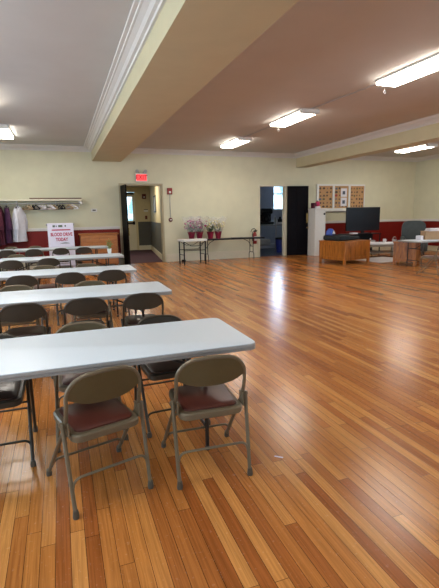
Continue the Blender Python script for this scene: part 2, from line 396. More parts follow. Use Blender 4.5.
# devices in the vestibule
o = thing('fire_alarm', 'dark red fire alarm strobe on the vestibule wall beside the glazed door', 'fire alarm', (3.74, VY, 2.45))
MB().box(-.09, .09, -.06, 0, -.11, .11, .01).build('housing', M['darkred'], o); MB().box(-.035, .035, -.08, -.06, -.06, .0, .01).build('strobe_lens', M['white'], o)
o = thing('thermostat', 'beige thermostat on the vestibule wall below the red strobe', 'thermostat', (3.8, VY, 1.8))
MB().box(-.1, .1, -.04, 0, -.045, .045, .006).build('housing', M['white'], o); MB().box(-.09, .09, -.05, -.035, .045, .07, .004).build('cover', M['black'], o)
wallbox('pull_station', 'dark pull station on the vestibule wall just above the grey dado', 'fire alarm', 3.8, 1.5, .1, .16, M['darkred'], VY)
wang = math.atan2(.71, VY-DY-.18)
o = thing('notice_frame', 'dark framed notice on the right wall of the vestibule', 'framed notice', (3.30+.71*(17.6-DY-.18)/(VY-DY-.18)-.004, 17.6, 2.0), -wang)
MB().box(-.02, 0, -.55, -.5, -.3, .35).box(-.02, 0, .5, .55, -.3, .35).box(-.02, 0, -.5, .5, .3, .35).box(-.02, 0, -.5, .5, -.3, -.25).build('frame', M['black'], o)
MB().box(-.012, 0, -.5, .5, -.25, .3).build('notice_sheet', M['grey'], o)
la = bpy.data.lights.new('vestibule_lamp', 'AREA'); la.energy = 34; la.size = .5; la.color = (1, .9, .74)
lo = bpy.data.objects.new('vestibule_lamp', la); C.objects.link(lo); lo.location = (2.7, 16.6, 2.86)

# ------------------------------------------------------------------ kitchen beyond the right doorway
KY = 18.2
S(MB().box(5.6, 11.2, DY+.06, KY+.1, -.15, 0).build('floor_kitchen', M['kitfloor']))
S(MB().box(5.6, 11.2, DY+.18, KY+.1, 3.1, 3.2).build('ceiling_kitchen', M['kitwall']))
S(MB().box(5.6, 9.2, KY, KY+.12, 0, 3.1).box(9.85, 11.2, KY, KY+.12, 0, 3.1).box(9.2, 9.85, KY, KY+.12, 0, 1.72).box(9.2, 9.85, KY, KY+.12, 2.95, 3.1).build('wall_kitchen_back', M['kitwall']))
S(MB().box(5.5, 5.6, DY+.18, KY, 0, 3.1).build('wall_kitchen_left', M['kitwall']))
S(MB().box(11.2, 11.3, DY+.18, KY, 0, 3.1).build('wall_kitchen_right', M['kitwall']))
r = bpy.data.objects.new('window_20', None); C.objects.link(r); S(r); r.location = (9.525, KY, 1.72)
MB().box(-.325, -.27, -.02, .05, 0, 1.23).box(.27, .325, -.02, .05, 0, 1.23).box(-.27, .27, -.02, .05, 0, .06).box(-.27, .27, -.02, .05, 1.17, 1.23).box(-.27, .27, 0, .05, .70, .76).build('window_frame', M['white'], r)
MB().box(-.27, .27, .02, .025, .06, 1.17).build('pane', M['glass'], r)
MB().box(7, 13, KY+1.6, KY+1.65, 0, 4.5).build('kitchen_garden_backdrop', M['outside'])['kind'] = 'structure'
la = bpy.data.lights.new('kitchen_daylight', 'AREA'); la.energy = 34; la.shape = 'RECTANGLE'; la.size = .6; la.size_y = 1.2; la.color = (.62, .76, 1)
lo = bpy.data.objects.new('kitchen_daylight', la); C.objects.link(lo); lo.location = (9.52, KY+.35, 2.35); lo.rotation_euler = (math.radians(-80), 0, math.radians(-20))
# worktable with lower shelf
o = thing('kitchen_worktable', 'steel kitchen worktable with a low shelf inside the right doorway', 'worktable', (8.3, 16.6, 0))
MB().box(-.75, .85, -.35, .35, 1.08, 1.13, .005).build('worktop', M['steel'], o)
MB().box(-.72, .82, -.32, .32, .28, .31).build('shelf', M['steel'], o)
for sx, sy in ((-.7, -.3), (.1, -.3), (.8, -.3), (-.7, .3), (.8, .3)): MB().tube([(sx, sy, 0), (sx, sy, 1.08)], .022).build('leg', M['steel'], o)
o = tag(MB().box(7.75, 8.25, 16.5, 16.9, .31, .52, .02).build('storage_tub', M['grey']), 'pale storage tub on the low shelf of the kitchen worktable', 'tub')
o = thing('coffee_machine', 'bulky black coffee machine on the kitchen worktable', 'coffee machine', (8.07, 16.6, 1.13))
MB().box(-.32, .3, -.22, .25, 0, .12, .03).box(-.32, .3, .05, .25, .1, .6, .05).build('body', M['black'], o)
MB().box(-.3, .26, -.22, .22, .42, .66, .08).build('brew_head', M['blackgloss'], o)
MB().lathe([(.09, .12), (.13, .2), (.12, .3), (.07, .38)], 0, -.08).build('jug', M['blackgloss'], o, True)
def bottle(x, y, z, h, r_, m, lab, cat='bottle', cap=M['white']):
    b = thing('bottle', lab, cat, (x, y, z)); MB().lathe([(r_, 0), (r_, h*.65), (r_*.45, h*.8), (r_*.4, h*.92)]).build('body', m, b, True)
    MB().lathe([(r_*.5, h*.92), (r_*.5, h)]).build('cap', cap, b, True)
bottle(8.46, 16.5, 1.13, .34, .05, M['steel'], 'slim steel bottle next to the black coffee machine')
bottle(8.56, 16.6, 1.13, .26, .06, M['paper'], 'short white bottle in the middle of the kitchen worktable')
bottle(8.72, 16.55, 1.13, .3, .1, M['black'], 'wide black jug near the right end of the kitchen worktable', 'jug', M['black'])
o = thing('towel_stack', 'folded white towels at the right end of the kitchen worktable', 'towels', (8.72, 16.38, 1.13))
for k in range(3): MB().box(-.16, .16, -.1, .08, k*.03, k*.03+.028, .01).build('folded_towel', M['paper'], o)
o = thing('waste_bin', 'blue plastic waste bin with black liner under the kitchen worktable', 'bin', (8.5, 16.0, 0))
MB().lathe([(.2, 0), (.21, .02), (.26, .55), (.24, .55), (.2, .1)], seg=20, sy=.8).build('bin_body', M['bluebin'], o, True)
MB().lathe([(.25, .5), (.268, .56), (.262, .6), (.24, .58)], seg=20, sy=.8).build('liner', M['black'], o, True)
o = tag(MB().tube(arc_path([(7.35, 16.22, 1.14), (7.9, 16.22, 1.142), (7.9, 16.22, .95)], .02), .012).build('dish_cloth_rail', M['steel']), 'thin steel rail along the front of the kitchen worktable', 'rail') if False else None

# dark kitchen door leaf folded back against the hall wall
d = bpy.data.objects.new('door_3', None); C.objects.link(d); S(d); d.location = (7.97, DY-.055, .01); d.rotation_euler = (0, 0, math.radians(-11))
b = MB().box(0, .80, -.022, .022, 0, 2.54)
for x0, x1 in ((0, .1), (.36, .46), (.70, .80)): b.box(x0, x1, -.034, -.022, 0, 2.54)
for z0, z1 in ((0, .25), (1.0, 1.15), (1.95, 2.05), (2.42, 2.54)):
    for x0, x1 in ((.1, .36), (.46, .70)): b.box(x0, x1, -.034, -.022, z0, z1)
b.build('door_panel', M['blackwood'], d)
MB().box(.74, .79, -.045, -.034, 1.2, 1.55, .004).build('push_plate', M['brass'], d)
MB().lathe([(.018, 0), (.02, .03), (.03, .045), (.028, .065)], 0, 0, 12).build('door_knob', M['brass'], d, True)
k = [c for c in d.children if c.name.startswith('door_knob')][0]; k.location = (.76, -.034, 1.02); k.rotation_euler = (PI/2, 0, 0)

# ------------------------------------------------------------------ ceiling lights
def light(x, y, lab):
    t = thing('ceiling_light', lab, 'ceiling light', (x, y, CZ), 0, None)
    MB().box(-.21, .21, -.75, .75, -.035, 0, .004).build('housing', M['white'], t)
    MB().box(-.195, .195, -.65, .73, -.082, -.035, .012).build('diffuser', M['tube'], t)
    MB().box(-.21, .21, -.75, -.65, -.085, -.03, .004).build('end_cap', M['white'], t)
    return t
l0 = light(5.07, 12.45, 'lit fluorescent ceiling fixture farthest back, nearest the dark kitchen door')
dup(l0, (5.07, 9.05, CZ), 0, 'lit fluorescent ceiling fixture between the largest one and the one by the back wall')
dup(l0, (5.25, 5.55, CZ), 0, 'large nearest lit fluorescent fixture at the upper right edge of the photo')
dup(l0, (5.07, 2.3, CZ), 0, 'lit fluorescent fixture overhead, right of the camera'); dup(l0, (5.07, -1.0, CZ), 0, 'lit fluorescent fixture behind the camera, right side')
dup(l0, (-1.15, 12.3, CZ), 0, 'lit ceiling fixture left of the long beam, above the coat rack'); dup(l0, (-1.15, 8.9, CZ), 0, 'lit ceiling fixture left of the long beam, over the middle rows')
dup(l0, (-1.15, 5.5, CZ), 0, 'lit ceiling fixture left of the long beam, over the second table'); dup(l0, (-1.15, 2.2, CZ), 0, 'lit ceiling fixture left of the long beam, over the first table')
dup(l0, (11.45, 12.1, CZ), 0, 'lit ceiling fixture half hidden behind the right beam'); dup(l0, (11.45, 8.7, CZ), 0, 'lit ceiling fixture right of the right beam, mid hall')
dup(l0, (11.45, 5.3, CZ), 0, 'lit ceiling fixture right of the right beam, near side'); dup(l0, (11.45, 1.9, CZ), 0, 'lit ceiling fixture right of the right beam, beside the camera')
tag(MB().tube([(5.0, 11.8, CZ-.012), (5.05, 9.9, CZ-.012)], .008, 6).build('wiring_conduit', M['grey']), 'thin conduit on the ceiling between the two farthest fixtures', 'conduit')
tag(MB().tube([(5.05, 8.2, CZ-.012), (5.2, 6.4, CZ-.012)], .008, 6).build('wiring_conduit', M['grey']), 'thin conduit on the ceiling leading to the largest fixture', 'conduit')
def ring(x, y, lab):
    o = thing('pull_ring', lab, 'pull ring', (x, y, CZ-.1))
    MB().tube([(0, 0, .0), (0, 0, -.03)], .003, 6).build('cord', M['white'], o)
    MB().tube([(.022*math.sin(a*PI/6), 0, -.052+.022*math.cos(a*PI/6)) for a in range(13)], .004, 6, cap=False).build('ring', M['steel'], o)
ring(5.3, 6.36, 'small white pull ring hanging at the end of the largest fixture'); ring(5.12, 9.83, 'small white pull ring at the far end of the middle fixture')

# ------------------------------------------------------------------ exit sign and wall devices
o = thing('exit_sign', 'lit red EXIT sign with twin emergency lamps above the left doorway', 'exit sign', (2.62, DY, 2.66))
MB().box(-.2, .2, -.07, 0, .0, .27, .02).build('housing', M['white'], o)
MB().box(-.165, .165, -.076, -.07, .03, .235).build('lit_face', M['exit'], o)
text('EXIT', .19, M['exitletter'], 'letters', o, (0, -.08, .135), bold=.004)
for sx in (-1, 1):
    h = MB().tube([(sx*.06, -.04, .27), (sx*.08, -.04, .31), (sx*.13, -.04, .33)], .012).build('lamp_arm', M['steel'], o)
    MB().tube([(sx*.14, -.01, .335), (sx*.14, -.05, .335), (sx*.14, -.09, .33)], .03, 12, r2=.055).build('emergency_lamp', M['grey'], o, True)
o = thing('fire_alarm', 'red fire alarm strobe on the cream wall right of the left doorway', 'fire alarm', (3.55, DY, 2.36))
MB().box(-.085, .085, -.05, 0, -.1, .11, .012).build('housing', M['redpl'], o); MB().box(-.035, .035, -.07, -.05, -.06, .0, .01).build('strobe_lens', M['white'], o)
o = thing('pull_station', 'dark red fire pull station at the lower end of the thin conduit', 'fire alarm', (3.55, DY, 1.42))
MB().lathe([(.07, 0), (.072, .03), (.055, .045)], 0, 0, 14).build('housing', M['darkred'], o, True).rotation_euler = (PI/2, 0, 0)
MB().box(-.04, .04, -.06, -.045, -.012, .012, .003).build('pull_bar', M['white'], o)
tag(MB().tube([(3.55, DY-.012, 1.49), (3.55, DY-.012, 2.26)], .009, 8).build('conduit', M['steel']), 'thin vertical conduit between the fire strobe and the pull station', 'conduit')
o = thing('thermostat', 'small white thermostat on the cream wall right of the coat shelf', 'thermostat', (1.07, DY, 1.77))
MB().box(-.09, .09, -.03, 0, -.05, .05, .006).build('housing', M['white'], o); MB().box(-.05, .05, -.035, -.03, -.015, .02).build('display', M['black'], o)

# ------------------------------------------------------------------ folding chairs
def make_chair(seat_m, metal, label):
    t = thing('folding_chair', label, 'chair')
    # inverted U back tube + curved steel back panel
    R = .0115
    hx = .205; zt = .757; cr = .135
    def by(x, z): return -.185-.02*(z-.5)/.26-.028*(1-(x/hx)**2)
    path = [(-hx, -.148, .47), (-hx, -.17, .52)]
    path.append((-hx, by(-hx, .6), .6))
    for k in range(9):
        a = PI-PI/2*k/8; x = -hx+cr+cr*math.cos(a); z = zt-cr*.92+cr*.92*math.sin(a); path.append((x, by(x, z), z))
    for k in range(1, 6):
        x = (-hx+cr)+(2*(hx-cr))*k/6; path.append((x, by(x, zt), zt+.004*math.sin(PI*k/6)))
    full = path+[(-x, y, z) for x, y, z in reversed(path[:-5])]
    MB().tube(full, R, 8).build('back_frame', metal, t, True)
    b = MB(); cols = 16; rows = 6; grid = []
    for i in range(cols+1):
        x = -hx+2*hx*i/cols; ax = abs(x)
        top = zt if ax < hx-cr else zt-cr*.92+cr*.92*math.sqrt(max(0, 1-((ax-(hx-cr))/cr)**2))
        bot = .59+.05*(ax/hx)**3
        bot = min(bot, top)
        grid.append([(x, by(x, bot+(top-bot)*j/rows), bot+(top-bot)*j/rows) for j in range(rows+1)])
    for off in (-.006, .006):
        V = [[b.b.verts.new((x, y+off, z)) for x, y, z in c] for c in grid]
        for i in range(cols):
            for j in range(rows): b.b.faces.new((V[i][j], V[i+1][j], V[i+1][j+1], V[i][j+1]))
        if off < 0: V0 = V
    for i in range(cols): b.b.faces.new((V0[i][0], V0[i+1][0], V[i+1][0], V[i][0]))
    b.build('backrest', M['panel'] if metal is M['metal'] else metal, t, True)
    # legs
    for sx in (-1, 1):
        l = MB().tube([(sx*hx, -.148, .475), (sx*.214, .03, .27), (sx*.225, .235, .03)], R, 8).build('leg', metal, t, True)
        MB().lathe([(.016, 0), (.018, .012), (.014, .04)], sx*.226, .24, 10).build('foot_cap', M['cap'], l, True)
        l = MB().tube([(sx*.224, -.155, .50), (sx*.222, -.175, .38), (sx*.216, -.245, .03)], R, 8).build('leg', metal, t, True)
        MB().lathe([(.016, 0), (.018, .012), (.014, .045)], sx*.216, -.25, 10).build('foot_cap', M['cap'], l, True)
        MB().tube([(sx*.198, -.15, .485), (sx*.238, -.15, .485)], .012, 10).box(sx*.2-.004, sx*.2+.004, -.19, -.12, .42, .5, .002).build('hinge_bracket', metal, t)
    MB().tube(arc_path([(-.217, -.225, .12), (-.205, -.222, .205), (.205, -.222, .205), (.217, -.225, .12)], .045), .0075, 8).build('rear_stretcher', metal, t, True)
    MB().tube(arc_path([(-.222, .17, .09), (-.21, .155, .14), (.21, .155, .14), (.222, .17, .09)], .04), .0075, 8).build('front_stretcher', metal, t, True)
    MB().tube([(-.21, -.0, .34), (.21, -.0, .34)], .007, 8).build('cross_bar', metal, t, True)
    # seat pan: rounded shallow tray
    b = MB(); pl = rrect(-.185, .185, -.22, .19, .05)
    pl2 = rrect(-.192, .192, -.227, .197, .055)
    lv = [(pl, .392), (pl2, .398), (pl2, .428), (pl, .436)]
    rings = [[b.b.verts.new((x, y, z)) for x, y in p] for p, z in lv]; n = len(pl)
    for a, c in zip(rings, rings[1:]):
        for k in range(n): b.b.faces.new((a[k], a[(k+1) % n], c[(k+1) % n], c[k]))
    b.b.faces.new(rings[0][::-1]); b.b.faces.new(rings[-1]); b.build('seat', metal, t, True)
    b = MB(); lv = [(rrect(-.165, .165, -.195, .175, .045), .437), (rrect(-.165, .165, -.195, .175, .045), .446), (rrect(-.15, .15, -.18, .16, .04), .453)]
    rings = [[b.b.verts.new((x, y, z)) for x, y in p] for p, z in lv]
    for a, c in zip(rings, rings[1:]):
        for k in range(n): b.b.faces.new((a[k], a[(k+1) % n], c[(k+1) % n], c[k]))
    b.b.faces.new(rings[-1]); b.b.faces.new(rings[0][::-1]); b.build('seat_pad', seat_m, t, True)
    return t
chA = make_chair(M['pad'], M['metal'], 'tan folding chair turned slightly left at the nearest table, its whole back in view')
chA.location = (.105, 2.475, 0); chA.rotation_euler = (0, 0, math.radians(15.5))
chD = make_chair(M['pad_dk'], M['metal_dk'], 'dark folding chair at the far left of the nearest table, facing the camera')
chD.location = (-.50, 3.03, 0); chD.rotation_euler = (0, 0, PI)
G = 'folding chairs along the rows of tables'
chA['group'] = G; chD['group'] = G
def ch(src, x, y, deg, lab): return dup(src, (x, y, 0), math.radians(deg), lab, G)
ch(chA, .765, 2.46, -3, 'tan folding chair nearest the right corner of the front table, back to the camera')
# y is the chair centre; back towards -y for 0 deg
ch(chA, .10, 3.15, 180, 'folding chair on the far side of the nearest table, behind the slightly turned one')
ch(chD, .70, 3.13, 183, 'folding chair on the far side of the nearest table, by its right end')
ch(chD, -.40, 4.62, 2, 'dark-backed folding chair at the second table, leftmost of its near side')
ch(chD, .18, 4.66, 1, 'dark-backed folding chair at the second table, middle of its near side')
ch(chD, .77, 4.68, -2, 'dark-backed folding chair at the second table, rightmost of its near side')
ch(chA, -.55, 5.43, 180, 'folding chair on the far side of the second table, only its rim showing at left')
ch(chA, .30, 5.40, 178, 'folding chair on the far side of the second table, right of its centre')
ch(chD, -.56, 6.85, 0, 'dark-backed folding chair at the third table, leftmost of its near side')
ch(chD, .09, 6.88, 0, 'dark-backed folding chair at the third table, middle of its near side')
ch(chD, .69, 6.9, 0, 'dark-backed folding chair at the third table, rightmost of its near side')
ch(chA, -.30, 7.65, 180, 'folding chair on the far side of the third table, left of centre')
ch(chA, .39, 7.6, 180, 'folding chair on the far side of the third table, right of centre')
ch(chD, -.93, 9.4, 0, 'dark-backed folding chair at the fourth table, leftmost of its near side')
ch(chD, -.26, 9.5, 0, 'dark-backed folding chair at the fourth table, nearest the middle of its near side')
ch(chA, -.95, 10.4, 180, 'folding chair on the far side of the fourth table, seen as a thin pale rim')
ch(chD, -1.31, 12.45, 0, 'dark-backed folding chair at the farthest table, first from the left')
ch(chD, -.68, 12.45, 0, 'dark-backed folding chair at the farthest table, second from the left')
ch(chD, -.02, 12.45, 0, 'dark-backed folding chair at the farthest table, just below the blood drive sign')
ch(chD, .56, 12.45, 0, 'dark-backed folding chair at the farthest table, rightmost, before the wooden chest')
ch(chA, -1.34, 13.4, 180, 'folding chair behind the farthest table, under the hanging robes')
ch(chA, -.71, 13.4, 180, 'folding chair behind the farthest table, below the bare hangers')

# ------------------------------------------------------------------ banquet tables
def make_table(label, L=2.44, W=.78, inset=.32, H=.74):
    t = thing('folding_table', label, 'table')
    lv = [(-.012, H-.045, .03), (0, H-.043, .04), (0, H-.034, .04), (-.004, H-.031, .04), (-.004, H-.027, .04), (0, H-.024, .04), (0, H-.013, .04), (-.004, H-.007, .04)]
    def shell(lv, name, m, parent, topcap=True, botcap=True):
        b = MB(); rings = []
        for o, z, r_ in lv: rings.append([b.b.verts.new((x, y, z)) for x, y in rrect(-L/2-o, L/2+o, -W/2-o, W/2+o, .055, 6)])
        n = len(rings[0])
        for a, c in zip(rings, rings[1:]):
            for k in range(n): b.b.faces.new((a[k], a[(k+1) % n], c[(k+1) % n], c[k]))
        if botcap: b.b.faces.new(rings[0][::-1])
        if topcap: b.b.faces.new(rings[-1])
        return b.build(name, m, parent, True)
    top = shell([(-.004, H-.007, 0), (-.003, H-.002, 0), (-.009, H, 0)], 'tabletop', M['table'], t)
    shell(lv, 'edge_skirt', M['tedge'], t)
    for sx in (-1, 1):
        x = sx*(L/2-inset)
        for sy in (-1, 1):
            y = sy*(W/2-.12)
            MB().tube([(x, y, H-.05), (x, y, .03)], .0135, 8).tube([(x, y, .02), (x, y, 0)], .017, 8).build('leg', M['tleg'], t, True)
        for ww, zz in ((.12, .16), (.12, .5), (.08, H-.055)): MB().tube([(x, -(W/2-ww), zz), (x, W/2-ww, zz)], .011, 8).build('crossbar', M['tleg'], t, True)
        MB().tube([(x, 0, .5), (x-sx*.42, 0, H-.055)], .009, 8).build('brace', M['tleg'], t, True)
    return t
T = 'rows of white folding tables'
t1 = make_table('large white folding table across the foreground, nearest the camera'); t1['group'] = T
XT = 1.14-1.22
t1.location = (XT, 2.45+.39, 0)
def tb(y, dx, lab): dup(t1, (XT+dx, y+.39, 0), 0, lab, T)
tb(4.62, -.02, 'white folding table in the second row from the camera')
tb(6.75, -.06, 'white folding table in the third row from the camera')
tb(9.35, .1, 'white folding table in the fourth row, a small green plant on it')
tb(12.35, .1, 'white folding table in the farthest row, in front of the blood drive sign')
tb(9.35, -2.36, 'white folding table continuing the fourth row at the left edge'); tb(12.35, -2.36, 'white folding table continuing the farthest row at the left edge')

# potted plant on the fourth table
o = thing('potted_plant', 'small green plant in a white cup on the fourth row table', 'plant', (1.0, 9.95, .74))
MB().lathe([(.035, 0), (.045, .1), (.05, .12), (.04, .12), (.036, .09)], seg=14).build('pot', M['white'], o, True)
b = MB()
for k in range(26):
    a = random.uniform(0, 2*PI); rr = random.uniform(.02, .09); h = random.uniform(.16, .3)
    p = Vector((rr*math.cos(a), rr*math.sin(a), h)); n_ = Vector((-math.sin(a), math.cos(a), 0))*.022; d_ = Vector((math.cos(a), math.sin(a), .3))*.04
    b.quad(p-d_, p+n_, p+d_, p-n_); 
for k in range(8):
    a = k*PI/4; b.tube([(0, 0, .09), (.03*math.cos(a), .03*math.sin(a), .16), (.06*math.cos(a), .06*math.sin(a), .24)], .003, 5)
b.build('foliage', M['leaf_lt'], o)

# small paper marker on the floor
tag(MB().box(-.028, .028, -.006, .006, 0, .0012).build('paper_scrap', M['paper']), 'small white paper scrap on the floor right of the nearest chair', 'scrap')
s_ = bpy.data.objects['paper_scrap']; s_.location = (1.22, 2.31, 0); s_.rotation_euler = (0, 0, math.radians(-40))

# ------------------------------------------------------------------ coat shelf, robes, hangers
o = thing('coat_shelf', 'long cream wall shelf with a hanging rod below it', 'shelf', (-1.15, DY, 2.0))
MB().box(-2.4, 1.85, -.34, 0, .06, .115, .004).build('shelf_board', M['base'], o)
MB().tube([(-2.4, -.26, -.02), (1.8, -.26, -.02)], .015, 10).build('hanging_rod', M['steel'], o, True)
for x in (-1.9, .0, 1.1, 1.78): MB().box(x-.012, x+.012, -.3, 0, .04, .075).box(x-.012, x+.012, -.03, 0, -.12, .075).box(x-.01, x+.01, -.27, -.25, -.03, .05).build('bracket', M['white'], o)
MB().ball((1.83, -.3, .0), .05, 2).build('rod_end_knob', M['white'], o, True)
tag(MB().box(-.78, .70, DY-.3, DY-.04, 2.116, 2.15, .004).build('wooden_board', M['brownwood']), 'long brown board lying on top of the cream coat shelf', 'board')
def hanger_mesh(parent, m, x=0, tilt=0, name='hanger'):
    h = MB(); zz = 0
    h.tube([(0, 0, .02), (0, .012, .035), (0, .02, .02), (0, .01, -.01), (0, 0, -.04)], .004, 6)
    h.tube([(0, 0, -.04), (0, .2, -.13), (0, .215, -.145), (0, .2, -.155), (0, -.2, -.155), (0, -.215, -.145), (0, -.2, -.13), (0, 0, -.04)], .017, 6)
    return h
def hanger(x, rz, m, lab):
    o = hanger_mesh(None, m).build('clothes_hanger', m, None, True); o.location = (x, DY-.26, 1.975); o.rotation_euler = (0, 0, rz+.35); tag(o, lab, 'hanger', 'empty hangers on the rod')
HG = [(-.88, .25, 'tanpl', 'tan'), (-.80, .1, 'tanpl', 'tan'), (-.70, -.1, 'blackcloth', 'black'), (-.62, .2, 'blackcloth', 'black'), (-.52, .3, 'paper', 'white'), (-.45, .15, 'paper', 'white'), (-.38, -.1, 'grey', 'grey'),
      (-.27, .35, 'paper', 'white'), (-.2, .2, 'paper', 'white'), (-.1, .1, 'tanpl', 'tan'), (-.02, .2, 'blackcloth', 'black'), (.06, 0, 'blackcloth', 'black'), (.14, -.1, 'blackcloth', 'black'), (.3, .3, 'tanpl', 'tan'), (.42, .5, 'paper', 'white')]
cnt = {}
for i, (x, rz, m, nm) in enumerate(HG):
    prev = HG[i-1][3]+' hanger' if i else 'white shirt'
    where = ['just right of the white shirt', 'second right of the white shirt', 'the first black one right of the shirt', 'the second black one right of the shirt', 'the first white one after the black pair', 'the second white one after the black pair', 'between the white ones', 'the white one right of the grey hanger', 'the white one left of the black cluster',
             'the tan one left of the black cluster', 'leftmost of the black cluster', 'middle of the black cluster', 'rightmost of the black cluster', 'lone tan one near the rod end', 'last white one at the right'][i]
    hanger(x, rz, M[m], '%s clothes hanger on the rod, %s' % (nm, where))
def garment(name, x, wd, dp, zb, m, lab, cat, rz=0, hem=1.25):
    t = thing(name, lab, cat, (x, DY-.28, 1.96), rz)
    hb = hanger_mesh(t, M['blackcloth']).build('hanger', M['blackcloth'], t, True)
    b = MB(); seg = 36; rows = 12; rings = []; ph = random.uniform(0, 6)
    for j in range(rows+1):
        f = j/rows; z = -.06+(zb-1.96+.06)*f
        sh = min(1, .28+2.6*f**.8) if f < .2 else 1+(hem-1)*(f-.2)/.8
        ring_ = []
        for k in range(seg):
            a = 2*PI*k/seg; wv = 1+.13*math.sin(5*a+ph+1.5*f)*min(1, f*2)+.07*math.sin(9*a+ph)*f
            ring_.append(b.b.verts.new((wd/2*math.cos(a)*wv*(.6+.4*min(1, f*3)), dp/2*math.sin(a)*sh*wv, z-.03*abs(math.sin(a))*(1-f))))
        rings.append(ring_)
    for a, c in zip(rings, rings[1:]):
        for k in range(seg): b.b.faces.new((a[k], a[(k+1) % seg], c[(k+1) % seg], c[k]))
    b.b.faces.new(rings[0][::-1]); b.b.faces.new(rings[-1]); b.build('body', m, t, True)
    for sy in (-1, 1):
        MB().tube([(0, sy*dp*.38, -.14), (wd*.15, sy*(dp*.5+.02), -.3), (wd*.2, sy*(dp*.5+.05), -.5), (wd*.15, sy*(dp*.5+.03), -.72)], .05, 10, r2=.075).build('sleeve', m, t, True)
    MB().tube([(wd*.1*math.cos(a*PI/6), .07*math.sin(a*PI/6), -.05) for a in range(13)], .014, 6, cap=False).build('collar', m, t, True)
    return t
garment('choir_robe', -2.12, .2, .5, .7, M['maroon'], 'maroon robe cut by the left edge of the photo', 'robe')
garment('choir_robe', -1.93, .22, .5, .72, M['wine'], 'wine-red robe, first at the left edge of the rod', 'robe')
garment('choir_robe', -1.75, .18, .5, .78, M['blackcloth'], 'black robe between the wine-red robe and the maroon one', 'robe', .1)
garment('choir_robe', -1.6, .18, .5, .8, M['maroon'], 'maroon robe right of the black robe', 'robe')
garment('choir_robe', -1.42, .19, .5, .85, M['purple'], 'purple robe directly left of the white shirt', 'robe', .1)
garment('white_shirt', -1.12, .3, .48, .88, M['shirt'], 'long white shirt on the rod, right of the purple robe', 'shirt', -.35)

# ------------------------------------------------------------------ blood drive sign
o = thing('a_frame_sign', 'white standing sign reading BLOOD DRIVE TODAY in front of the red dado', 'sign', (.02, 14.1, 0), 0)
tl = .09
def face(sgn):
    m4 = Matrix.Translation((0, 0, 0))
    return [( -.36, .36)]
f = MB().box(-.37, .37, -.02, .02, .12, 1.40, .01); f.box(-.34, -.28, -.02, .02, 0, .12).box(.28, .34, -.02, .02, 0, .12)
f = f.build('front_panel', M['signwhite'], o); f.location = (0, -.15, 0); f.rotation_euler = (-tl, 0, 0)
g = MB().box(-.37, .37, -.02, .02, .12, 1.40, .01).box(-.34, -.28, -.02, .02, 0, .12).box(.28, .34, -.02, .02, 0, .12).build('rear_panel', M['signwhite'], o); g.location = (0, .15, 0); g.rotation_euler = (tl, 0, 0)
MB().box(-.25, .28, -.025, -.021, 1.18, 1.215).build('crimson_bar', M['magenta'], f)
text('BLOOD DRIVE', .123, M['magenta'], 'letters', f, (.015, -.022, 1.06), bold=.004).scale = (.78, 1.1, 1)
text('TODAY', .125, M['magenta'], 'letters', f, (.015, -.022, .91), bold=.004).scale = (.8, 1.1, 1)
MB().box(-.22, -.15, -.025, -.021, 1.28, 1.34).box(-.13, -.1, -.025, -.021, 1.29, 1.33).build('small_logo', M['greenink'], f)
MB().box(-.06, .06, -.025, -.021, 1.28, 1.345).build('handle_slot', M['greenink'], f)
MB().box(.12, .16, -.025, -.021, 1.29, 1.34).build('small_logo', M['greenink'], f)
MB().prism([(-.05+.3*k/8, .79+.03*math.sin(PI*k/8)) for k in range(9)], -.025, -.021, lambda x, y, z: (x, z, y)).build('grey_swoosh', M['greenink'], f)
MB().box(.33, .40, -.03, .03, 1.32, 1.38, .008).box(-.40, -.33, -.03, .03, 1.32, 1.38, .008).build('hinge', M['steel'], o)

# wooden chest of drawers behind the last table
o = thing('wooden_sideboard', 'orange pine sideboard against the red dado left of the doorway', 'sideboard', (1.13, 14.33, 0))
MB().box(-.56, .56, -.24, .24, .08, 1.01, .01).build('body', M['pine'], o)
MB().box(-.6, .6, -.27, .25, 1.01, 1.06, .02).build('top', M['pine'], o)
for x0, x1 in ((-.54, -.01), (.01, .54)):
    for z0, z1 in ((.80, .97), (.60, .78)):
        dr = MB().box(x0, x1, -.262, -.24, z0, z1, .006).build('drawer', M['pine'], o)
        MB().ball(((x0+x1)/2, -.275, (z0+z1)/2), .016, 1).build('knob', M['brass'], dr, True)
    dd = MB().box(x0, x1, -.26, -.24, .12, .58, .006).build('door', M['pine'], o)
    MB().ball(((x1-.05 if x0 < -.1 else x0+.05), -.275, .45), .016, 1).build('knob', M['brass'], dd, True)
for sx in (-1, 1):
    for sy in (-1, 1): MB().box(sx*.5-.03, sx*.5+.03, sy*.2-.03, sy*.2+.03, 0, .08).build('leg', M['pine'], o)

# ------------------------------------------------------------------ flower tables
o = thing('side_table', 'small white-topped table on black legs left of the long black table', 'table', (3.98, 13.56, 0), math.radians(3))
b = MB(); b.prism(rrect(-.42, .42, -.3, .3, .05), .745, .80); b.build('tabletop', M['white'], o)
for sx in (-1, 1):
    for sy in (-1, 1):
        MB().tube([(sx*.36, sy*.24, .755), (sx*.36, sy*.24, 0)], .021, 8).build('leg', M['black'], o, True)
    MB().tube([(sx*.36, -.24, .32), (sx*.36, .24, .32)], .011, 8).build('crossbar', M['black'], o, True)
    MB().tube([(sx*.36, -.2, .75), (sx*.3, -.05, .6), (sx*.25, .1, .5)], .009, 8).build('brace', M['black'], o, True)
for sy in (-1, 1): MB().tube([(-.36, sy*.24, .46), (.36, sy*.24, .46)], .011, 8).build('crossbar', M['black'], o, True)
for sy in (-1, 1): MB().tube([(-.36, sy*.24, .74), (-.12, sy*.24, .6), (.12, sy*.24, .6), (.36, sy*.24, .74)], .009, 8).build('brace', M['black'], o, True)
o = thing('folding_table', 'long narrow black folding table against the cream wall', 'table', (5.35, 14.15, 0))
